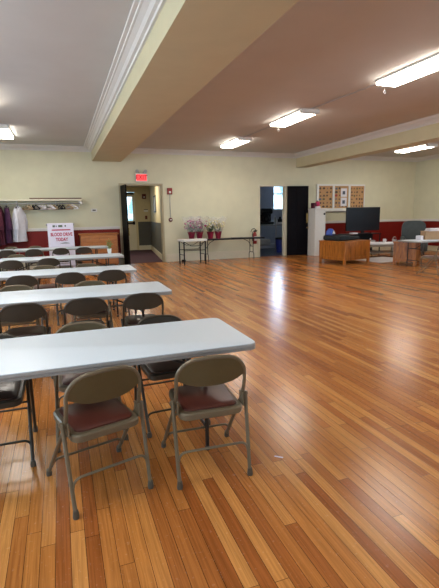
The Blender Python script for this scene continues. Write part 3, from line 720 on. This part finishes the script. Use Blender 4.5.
MB().box(-1.39, 1.39, -.23, .23, .725, .76, .008).build('tabletop', M['black'], o)
MB().box(-1.385, 1.385, -.232, .232, .715, .725).build('apron', M['tleg'], o)
for sx in (-1, 1):
    x = .98 if sx > 0 else -.7
    for sy in (-1, 1): MB().tube([(x, sy*.14, .72), (x, sy*.14, .25), (x, sy*.2, .2), (x, sy*.21, 0)], .013, 8).build('leg', M['black'], o, True)
    MB().tube([(x, -.14, .25), (x, .14, .25)], .011, 8).build('crossbar', M['black'], o, True)
    MB().tube([(x, 0, .45), (x-sx*.12, 0, .62), (x-sx*.3, 0, .715)], .01, 8).build('brace', M['black'], o, True)
    MB().tube([(x, -.14, .45), (x, .14, .45)], .01, 8).build('crossbar', M['black'], o, True)
tag(MB().prism(rrect(-.2, .2, -.12, .12, .05), .761, .775).build('black_tray', M['blackgloss']), 'flat black tray lying on the long black table', 'tray')
bpy.data.objects['black_tray'].location = (5.75, 14.1, 0)
def flowers(x, y, z, petal, petal2, kind, lab, s=1.0):
    t = thing('flower_pot', lab, 'flowers', (x, y, z), random.uniform(0, 3))
    MB().lathe([(.07*s, 0), (.085*s, .1*s), (.11*s, .19*s), (.12*s, .21*s), (.1*s, .2*s), (.07*s, .17*s)], seg=14).build('foil_wrap', M['foil'], t, True)
    b = MB()
    for k in range(26):
        a = random.uniform(0, 2*PI); rr = random.uniform(.03, .19)*s; h = random.uniform(.3, .5)*s
        b.tube([(0, 0, .16*s), (rr*.5*math.cos(a), rr*.5*math.sin(a), h*.65), (rr*math.cos(a), rr*math.sin(a), h)], .004, 4)
        for q_ in range(3):
            f_ = random.uniform(.5, .9); p = Vector((rr*f_*math.cos(a), rr*f_*math.sin(a), h*f_+.03)); a2 = random.uniform(0, 6.28)
            u_ = Vector((math.cos(a2), math.sin(a2), random.uniform(-.3, .5)))*.05*s; v_ = Vector((-math.sin(a2), math.cos(a2), .2))*.02*s
            b.quad(p-u_, p+v_, p+u_, p-v_)
    b.build('leaves', M['leaf'], t)
    for pm, n_ in ((petal, 26), (petal2, 12)):
        b = MB()
        for k in range(n_):
            a = random.uniform(0, 2*PI); rr = random.uniform(.02, .22)*s; h = random.uniform(.34, .56)*s-(rr*.3)
            b.ball((rr*math.cos(a), rr*math.sin(a), h), random.uniform(.018, .034)*s, 1, (1, 1, .7), .25)
        b.build('blossoms', pm, t)
    if kind:
        b = MB(); seg = 24; rings = []
        for r_, z_ in ((.1, .17), (.16, .3), (.23, .48), (.28, .62)):
            rings.append([b.b.verts.new((r_*s*math.cos(2*PI*k/seg)*(1+.07*math.sin(7*2*PI*k/seg)), r_*s*math.sin(2*PI*k/seg)*(1+.07*math.sin(5*2*PI*k/seg)), z_*s+.03*math.sin(6*2*PI*k/seg)*(z_ > .5))) for k in range(seg)])
        for a, c in zip(rings, rings[1:]):
            for k in range(seg): b.b.faces.new((a[k], a[(k+1) % seg], c[(k+1) % seg], c[k]))
        b.build('cellophane_wrap', M['cello'], t, True)
    return t
flowers(4.14, 14.16, .76, M['pinkpetal'], M['palepetal'], True, 'pink flowers in crimson foil, farthest left of the four flower pots', 1.2)
flowers(4.42, 14.16, .76, M['pinkpetal'], M['palepetal'], True, 'pink flowers in crimson foil, second pot from the left', 1.2)
flowers(4.80, 14.14, .76, M['whitepetal'], M['yellowpetal'], False, 'leafy white and green flowers in crimson foil, third pot from the left', 1.15)
flowers(5.09, 14.16, .76, M['yellowpetal'], M['yellowpetal'], True, 'pale yellow flowers in crimson foil, farthest right of the four pots', 1.16)
tag(MB().box(3.84, 3.97, 14.36, 14.45, 0, .07, .01).build('power_adapter', M['black']), 'small black power box on the floor under the white-topped table', 'power box')
o = thing('fire_extinguisher', 'red fire extinguisher on the wall at the right end of the black table', 'fire extinguisher', (6.62, 14.5, .5))
MB().lathe([(.06, 0), (.075, .03), (.075, .33), (.05, .4), (.025, .43)], seg=16).build('cylinder', M['redpl'], o, True)
MB().box(-.04, .04, -.03, .03, .43, .47, .008).box(-.02, .1, -.015, .015, .47, .49).build('valve', M['black'], o)
MB().tube([(.0, -.03, .45), (-.1, -.05, .44), (-.12, -.05, .3), (-.1, -.05, .18)], .012, 8).build('hose', M['black'], o, True)
MB().tube([(-.11+.11*math.cos(a*PI/8)+.05, -.04, .42+.13*math.sin(a*PI/8)) for a in range(9)], .012, 8).build('hose_loop', M['black'], o, True)
MB().box(-.05, .05, -.079, -.074, .12, .27).build('label_plate', M['white'], o)
MB().box(-.05, .05, .07, .12, .1, .35).build('bracket', M['black'], o)

# ------------------------------------------------------------------ white cabinet by the kitchen door, display board
o = thing('tall_white_cabinet', 'tall plain white cabinet between the dark door and the display board', 'cabinet', (8.99, 14.27, 0))
MB().box(-.22, .22, -.34, .33, 0, 1.68).build('body', M['whitecab'], o)
MB().box(-.25, .25, -.38, .34, 1.68, 1.73, .006).build('top', M['whitecab'], o)
MB().box(-.2, .2, -.355, -.34, .12, 1.62, .004).build('door', M['whitecab'], o)
MB().lathe([(.03, 0), (.035, .02), (.02, .03)], 0, 0, 14).build('door_knob', M['black'], o, True)
k = [c for c in o.children if c.name.startswith('door_knob')][0]; k.location = (.15, -.355, 1.52); k.rotation_euler = (PI/2, 0, 0)
tag(MB().box(8.75, 8.87, 14.0, 14.2, 1.73, 1.93, .01).build('maroon_box', M['maroon']), 'small dark maroon box on the left of the tall white cabinet', 'box')
tag(MB().box(8.8, 8.98, 13.91, 14.0, 1.73, 1.8, .01).build('white_dish', M['paper']), 'low white dish on the front of the tall white cabinet', 'dish')
o = thing('pink_ball_toy', 'hot pink bow ornament on the tall white cabinet', 'ornament', (8.97, 14.1, 1.73))
MB().ball((0, 0, .16), .12, 2, (.8, .6, .85), .12).build('bow', M['pink'], o); MB().ball((0, .02, .05), .06, 2, (1, 1, .8)).build('knot', M['pink'], o); MB().ball((-.02, 0, .25), .035, 1).build('tip', M['leaf'], o)

X0, X1, Z0, Z1 = 9.24, 11.42, 1.66, 2.63
o = thing('display_board', 'white framed board of three tan panels with badges on the cream wall', 'display board', (X0, DY, Z0))
Wd = X1-X0; Hh = Z1-Z0
f = MB().box(0, Wd, -.05, 0, 0, .07).box(0, Wd, -.05, 0, Hh-.06, Hh)
for x in (0, .70, 1.42, Wd-.03): f.box(x, x+(.08 if x < 2 else .03), -.05, 0, .07, Hh-.06)
f.build('frame', M['white'], o)
MB().box(-.02, Wd*.75, -.09, 0, -.05, 0, .006).build('ledge', M['white'], o)
MB().box(.0, Wd*.72, -.02, 0, -.09, -.05).build('rail', M['greywood'], o)  # strip added to stand for the shadow under the ledge
for i, (x0, x1) in enumerate(((.08, .70), (.78, 1.42), (1.50, Wd-.03))):
    p = MB().box(x0, x1, -.02, -.005, .07, Hh-.06).build('cork_panel', M['cork'], o)
    n_ = 0
    for j in range(6):
        for k in range(5 if i == 2 else 4):
            if i == 1 and j > 1 and k > 1: continue
            if i != 1 and (j*k+i) % 5 == 4: continue
            cx = x0+.08+k*((x1-x0-.16)/(4 if i == 2 else 3))+random.uniform(-.015, .015); cz = .14+j*.135+random.uniform(-.01, .01)
            mm = M[random.choice(['badge_d', 'badge_d', 'badge_g', 'badge_b' if i < 2 else 'badge_d', 'badge_d'])]
            if i == 1 and j == 3 and k == 0: mm = M['badge_r']
            s1 = random.uniform(.028, .046)*(1 if i == 2 else 1.15); n__ = random.choice([3, 4, 6, 10]); sx = random.uniform(.8, 1.6) if i < 2 else 1
            MB().prism([(cx+s1*sx*math.cos(2*PI*q/n__+PI/2), cz+s1*math.sin(2*PI*q/n__+PI/2)) for q in range(n__)], -.028, -.02, lambda x, y, z: (x, z, y)).build('badge', mm, p)
    if i == 1:
        for z0 in (.52, .17):
            q = MB().box(x0+.3, x0+.57, -.03, -.02, z0-.02, z0+.3).build('photograph', M['paper'], p)
            MB().box(x0+.37, x0+.49, -.032, -.03, z0+.07, z0+.2).build('portrait', M['photo'], q)

# ------------------------------------------------------------------ television and stand
o = thing('tv_stand', 'low black open tv stand behind the left oak chest', 'tv stand', (10.38, 13.45, 0))
for z in (.1, .42, .76): MB().box(-.78, .78, -.25, .25, z, z+.03, .004).build('shelf', M['blackgloss'], o)
for sx in (-1, 1):
    for sy in (-1, 1): MB().tube([(sx*.74, sy*.21, 0), (sx*.74, sy*.21, .76)], .022, 8).build('leg', M['black'], o, True)
MB().box(-.76, .76, .22, .24, .1, .76).build('back_panel', M['black'], o)
o = thing('television', 'large black flat television on the black stand', 'television', (10.46, 13.4, .79), math.radians(-4))
MB().box(-.70, .70, -.03, .03, .1, .95, .01).build('bezel', M['blackgloss'], o)
MB().box(-.67, .67, -.034, -.03, .17, .92).build('screen', M['screen'], o)
MB().box(-.3, .3, -.12, .12, 0, .025, .008).box(-.06, .06, -.02, .02, .02, .12).build('foot', M['blackgloss'], o)
def dev(name, x, z, w_, h, m, lab, cat, y=13.3): tag(MB().box(x-w_/2, x+w_/2, y-.1, y+.1, z, z+h, .006).build(name, m), lab, cat)
dev('video_player', 10.3, .45, .4, .07, M['black'], 'flat black video player on the middle shelf of the tv stand', 'video player')
dev('game_console', 10.75, .45, .3, .09, M['grey'], 'grey console at the right of the tv stand shelf', 'console')
dev('small_speaker', 9.85, .45, .12, .2, M['paper'], 'small white speaker at the left of the tv stand shelf', 'speaker')
dev('set_top_box', 9.95, .79, .22, .05, M['paper'], 'white box on the tv stand below the left corner of the television', 'box', 13.24)

# ------------------------------------------------------------------ oak chests
def chest(x, y, rz, W_, D_, H_, lab, legs=.1):
    t = thing('oak_chest', lab, 'chest', (x, y, 0), rz)
    b = MB()
    b.box(-W_/2+.02, W_/2-.02, -D_/2+.02, D_/2-.02, legs, H_-.04)
    b.build('body', M['oakdark'], t)
    for sx in (-1, 1):
        for sy in (-1, 1): MB().box(sx*(W_/2-.035)-.035, sx*(W_/2-.035)+.035, sy*(D_/2-.035)-.035, sy*(D_/2-.035)+.035, 0, H_-.035, .004).build('leg', M['oak'], t)
    for sy in (-1, 1):
        f = MB(); y0, y1 = sorted((sy*(D_/2), sy*(D_/2-.02)))
        f.box(-W_/2+.07, W_/2-.07, y0, y1, legs, legs+.09).box(-W_/2+.07, W_/2-.07, y0, y1, H_-.13, H_-.04)
        f.build('side_frame', M['oak'], t)
        n_ = 5; g = MB()
        for k in range(n_):
            a = -W_/2+.07+(W_-.14)*k/n_; y0, y1 = sorted((sy*(D_/2-.012), sy*(D_/2-.03)))
            g.box(a+.003, a+(W_-.14)/n_-.003, y0, y1, legs+.09, H_-.13)
        g.build('plank_panel', M['oak'], t)
    for sx in (-1, 1):
        f = MB(); x0, x1 = sorted((sx*(W_/2), sx*(W_/2-.02)))
        f.box(x0, x1, -D_/2+.07, D_/2-.07, legs, legs+.09).box(x0, x1, -D_/2+.07, D_/2-.07, H_-.13, H_-.04)
        f.build('side_frame', M['oak'], t)
        g = MB(); n_ = 5
        for k in range(n_):
            a = -D_/2+.07+(D_-.14)*k/n_; x0, x1 = sorted((sx*(W_/2-.012), sx*(W_/2-.03)))
            g.box(x0, x1, a+.003, a+(D_-.14)/n_-.003, legs+.09, H_-.13)
        g.build('plank_panel', M['oak'], t)
    for s0, s1 in ((-W_/2-.015, -.004), (.004, W_/2+.015)): MB().box(s0, s1, -D_/2-.015, D_/2+.015, H_-.04, H_, .006).build('lid', M['oak'], t)
    return t
# corners seen on the floor: L(7.76,12.1) M(7.98,11.01) R(9.14,11.32)
ang = math.atan2(11.30-11.03, 9.14-7.99)
cx = 7.99+.59*math.cos(ang)-.52*math.sin(ang); cy = 11.03+.59*math.sin(ang)+.52*math.cos(ang)
c1 = chest(cx, cy, ang, 1.16, 1.05, .70, 'golden oak panelled chest with dark cushions on its lid', .12)
ang2 = math.atan2(-.84, .54)
c2 = chest(9.69, 10.33, ang2, .64, .50, .685, 'golden oak chest half under the white table at the right', .1)
ux, uy = math.cos(ang), math.sin(ang)
def onchest(a, b): return (cx+ux*a-uy*b, cy+uy*a+ux*b)
px, py = onchest(-.32, .05)
o = thing('floor_cushion', 'dark teal cushion at the left on the oak chest lid', 'cushion', (px, py, .70), ang); MB().box(-.24, .26, -.36, .36, 0, .17, .06).build('cushion_body', M['teal'], o, True); MB().tube([(-.23, -.35, .065), (.25, -.35, .065), (.25, .35, .065)], .008, 6).build('piping', M['black'], o)
px, py = onchest(.18, .12)
o = thing('floor_cushion', 'dark teal cushion at the right on the oak chest lid', 'cushion', (px, py, .70), ang+.1); MB().box(-.22, .3, -.33, .33, 0, .12, .05).build('cushion_body', M['teal'], o, True); MB().tube([(-.21, -.32, .05), (.29, -.32, .05), (.29, .32, .05)], .008, 6).build('piping', M['black'], o)
px, py = onchest(-.42, .22)
o = thing('blue_cap', 'blue and white cap on the dark cushion at the back of the chest', 'cap', (px, py, .87), ang)
MB().lathe([(.14, 0), (.145, .04), (.12, .13), (.07, .19), (.01, .2)], seg=18).build('crown', M['blue'], o, True)
MB().box(-.06, .06, -.22, -.12, .01, .03, .008).build('visor', M['black'], o)
MB().prism([(-.06, 0), (.06, 0), (0, .1)], -.155, -.13, lambda x, y, z: (x, z+.0, y+.04)).build('white_mark', M['paper'], o)

# ------------------------------------------------------------------ coffee table, rug, armchair
o = thing('coffee_table', 'low grey wooden coffee table between the two oak chests', 'coffee table', (10.55, 12.55, 0), math.radians(-22))
MB().box(-.62, .62, -.34, .34, .45, .5, .008).build('tabletop', M['paper'], o)
for sx in (-1, 1):
    for sy in (-1, 1): MB().box(sx*.55-.04, sx*.55+.04, sy*.28-.04, sy*.28+.04, 0, .45).build('leg', M['greywood'], o)
MB().box(-.55, .55, -.31, .31, .14, .17).build('shelf', M['greywood'], o); MB().box(-.55, .55, -.31, -.29, .36, .45).box(-.55, .55, .29, .31, .36, .45).build('apron', M['greywood'], o)
o = thing('white_mug', 'white mug on the coffee table in front of the red dado', 'mug', (10.75, 12.55, .5)); MB().lathe([(.05, 0), (.055, .12), (.048, .12), (.045, .02)], seg=16).build('cup', M['paper'], o, True); MB().tube([(.05, 0, .1), (.09, 0, .09), (.09, 0, .04), (.05, 0, .03)], .008, 6).build('handle', M['paper'], o)
bottle(10.2, 12.62, .5, .16, .03, M['paper'], 'small white bottle at the left end of the coffee table')
o = thing('basket', 'small grey wire basket at the right end of the coffee table', 'basket', (11.02, 12.36, .5))
MB().lathe([(.06, 0), (.08, .1), (.074, .1), (.056, .012)], seg=14).build('bowl', M['grey'], o, True); MB().tube([(-.075, 0, .1), (-.05, 0, .19), (.05, 0, .19), (.075, 0, .1)], .006, 6).build('handle', M['grey'], o)
o = tag(MB().prism(rrect(-.75, .75, -.6, .6, .04), 0, .015).build('wool_rug', M['rug']), 'pale wool rug on the floor between the two oak chests', 'rug'); o.location = (9.93, 11.65, .0); o.rotation_euler = (0, 0, math.radians(10))
o = thing('armchair', 'dark green-grey rounded armchair against the red dado in the corner', 'armchair', (12.25, 12.75, 0), math.radians(-40))
MB().box(-.36, .36, -.36, .36, .12, .42, .06).build('seat', M['greenleather'], o, True)
b = MB(); pr = []
for k in range(13):
    a = PI*k/12; q_ = lambda v: math.copysign(abs(v)**.55, v); pr.append((.42*q_(math.cos(a)), .80+.42*q_(math.sin(a))))
pr = [(.41, .15)]+pr+[(-.41, .15)]
b.prism(pr, .24, .40, lambda x, y, z: (x, z, y)); b.build('backrest', M['greenleather'], o, True)
for sx in (-1, 1):
    MB().box(sx*.38-.08, sx*.38+.08, -.36, .3, .12, .64, .05).build('armrest', M['greenleather'], o, True)
    for sy in (-1, 1): MB().tube([(sx*.32, sy*.3, .14), (sx*.34, sy*.32, 0)], .022, 8).build('leg', M['black'], o)

# ------------------------------------------------------------------ right-hand table with boxes and chairs
dup(t1, (9.2+1.22, 9.45+.39, 0), 0, 'white folding table at the right edge with cardboard boxes on it')
rt = [c for c in C.objects if c.get('label', '').startswith('white folding table at the right edge')][0]
if 'group' in rt: del rt['group']
o = thing('cardboard_box', 'brown cardboard box on the right-hand white table', 'box', (10.35, 9.95, .74), math.radians(-20))
MB().box(-.36, .46, -.16, .16, 0, .24, .004).build('carton', M['cardboard'], o); MB().box(-.36, .42, -.24, -.16, .235, .24).box(-.36, .42, .16, .22, .235, .24).build('flap', M['cardboard'], o)
o = thing('paper_stack', 'white papers piled on top of the cardboard box', 'papers', (10.38, 9.94, .98), math.radians(-20))
for k in range(4): MB().box(-.28+.01*k, .4-.02*k, -.15, .15, k*.02, k*.02+.018).build('paper_sheaf', M['paper'], o)
o = thing('paper_bag', 'white paper bag left of the cardboard box on the right-hand table', 'bag', (9.8, 9.98, .74), .3)
MB().box(-.07, .07, -.08, .08, 0, .12, .01).build('bag_body', M['paper'], o)
ch_r = dup(chA, (8.68, 8.42, 0), math.radians(28), 'tan folding chair standing alone at the right-hand table, seen from the side'); del ch_r['group']
o = thing('upholstered_chair', 'brown upholstered chair behind the tan one, under the right-hand table', 'chair', (10.6, 9.35, 0), math.radians(160))
MB().box(-.24, .24, -.24, .24, .38, .47, .03).build('seat', M['brownleather'], o, True); MB().box(-.23, .23, -.28, -.22, .5, .70, .03).build('backrest', M['brownleather'], o, True)
for sx in (-1, 1):
    for sy in (-1, 1): MB().tube([(sx*.21, sy*.21, .38), (sx*.22, sy*.24, 0)], .014, 8).build('leg', M['metal_dk'], o, True)
    MB().tube([(sx*.21, -.22, .4), (sx*.21, -.25, .68)], .012, 8).build('back_post', M['metal_dk'], o, True)

# ------------------------------------------------------------------ world, camera, view
wd = bpy.data.worlds.new('sky'); bpy.context.scene.world = wd; wd.use_nodes = True
nt = wd.node_tree; bg = nt.nodes['Background']; bg.inputs['Color'].default_value = (.5, .7, 1, 1); bg.inputs['Strength'].default_value = 1.0
cam = bpy.data.cameras.new('camera'); co = bpy.data.objects.new('camera', cam); C.objects.link(co)
F, yaw, pitch, roll = 435.0, .3456, .1795, -.018
cam.sensor_fit = 'VERTICAL'; cam.sensor_height = 24; cam.lens = F/588*24; cam.clip_start = .02; cam.clip_end = 200
f = Vector((math.sin(yaw)*math.cos(pitch), math.cos(yaw)*math.cos(pitch), -math.sin(pitch)))
r = Vector((math.cos(yaw), -math.sin(yaw), 0)); u = r.cross(f)
r2 = math.cos(roll)*r+math.sin(roll)*u; u2 = -math.sin(roll)*r+math.cos(roll)*u
co.matrix_world = Matrix(((r2.x, u2.x, -f.x, 0), (r2.y, u2.y, -f.y, 0), (r2.z, u2.z, -f.z, 1.55), (0, 0, 0, 1)))
sc = bpy.context.scene; sc.camera = co
sc.view_settings.view_transform = 'Standard'; sc.view_settings.look = 'None'; sc.view_settings.gamma = 1; sc.view_settings.exposure = 0.76
try: sc.view_settings.use_curve_mapping = False
except Exception: pass
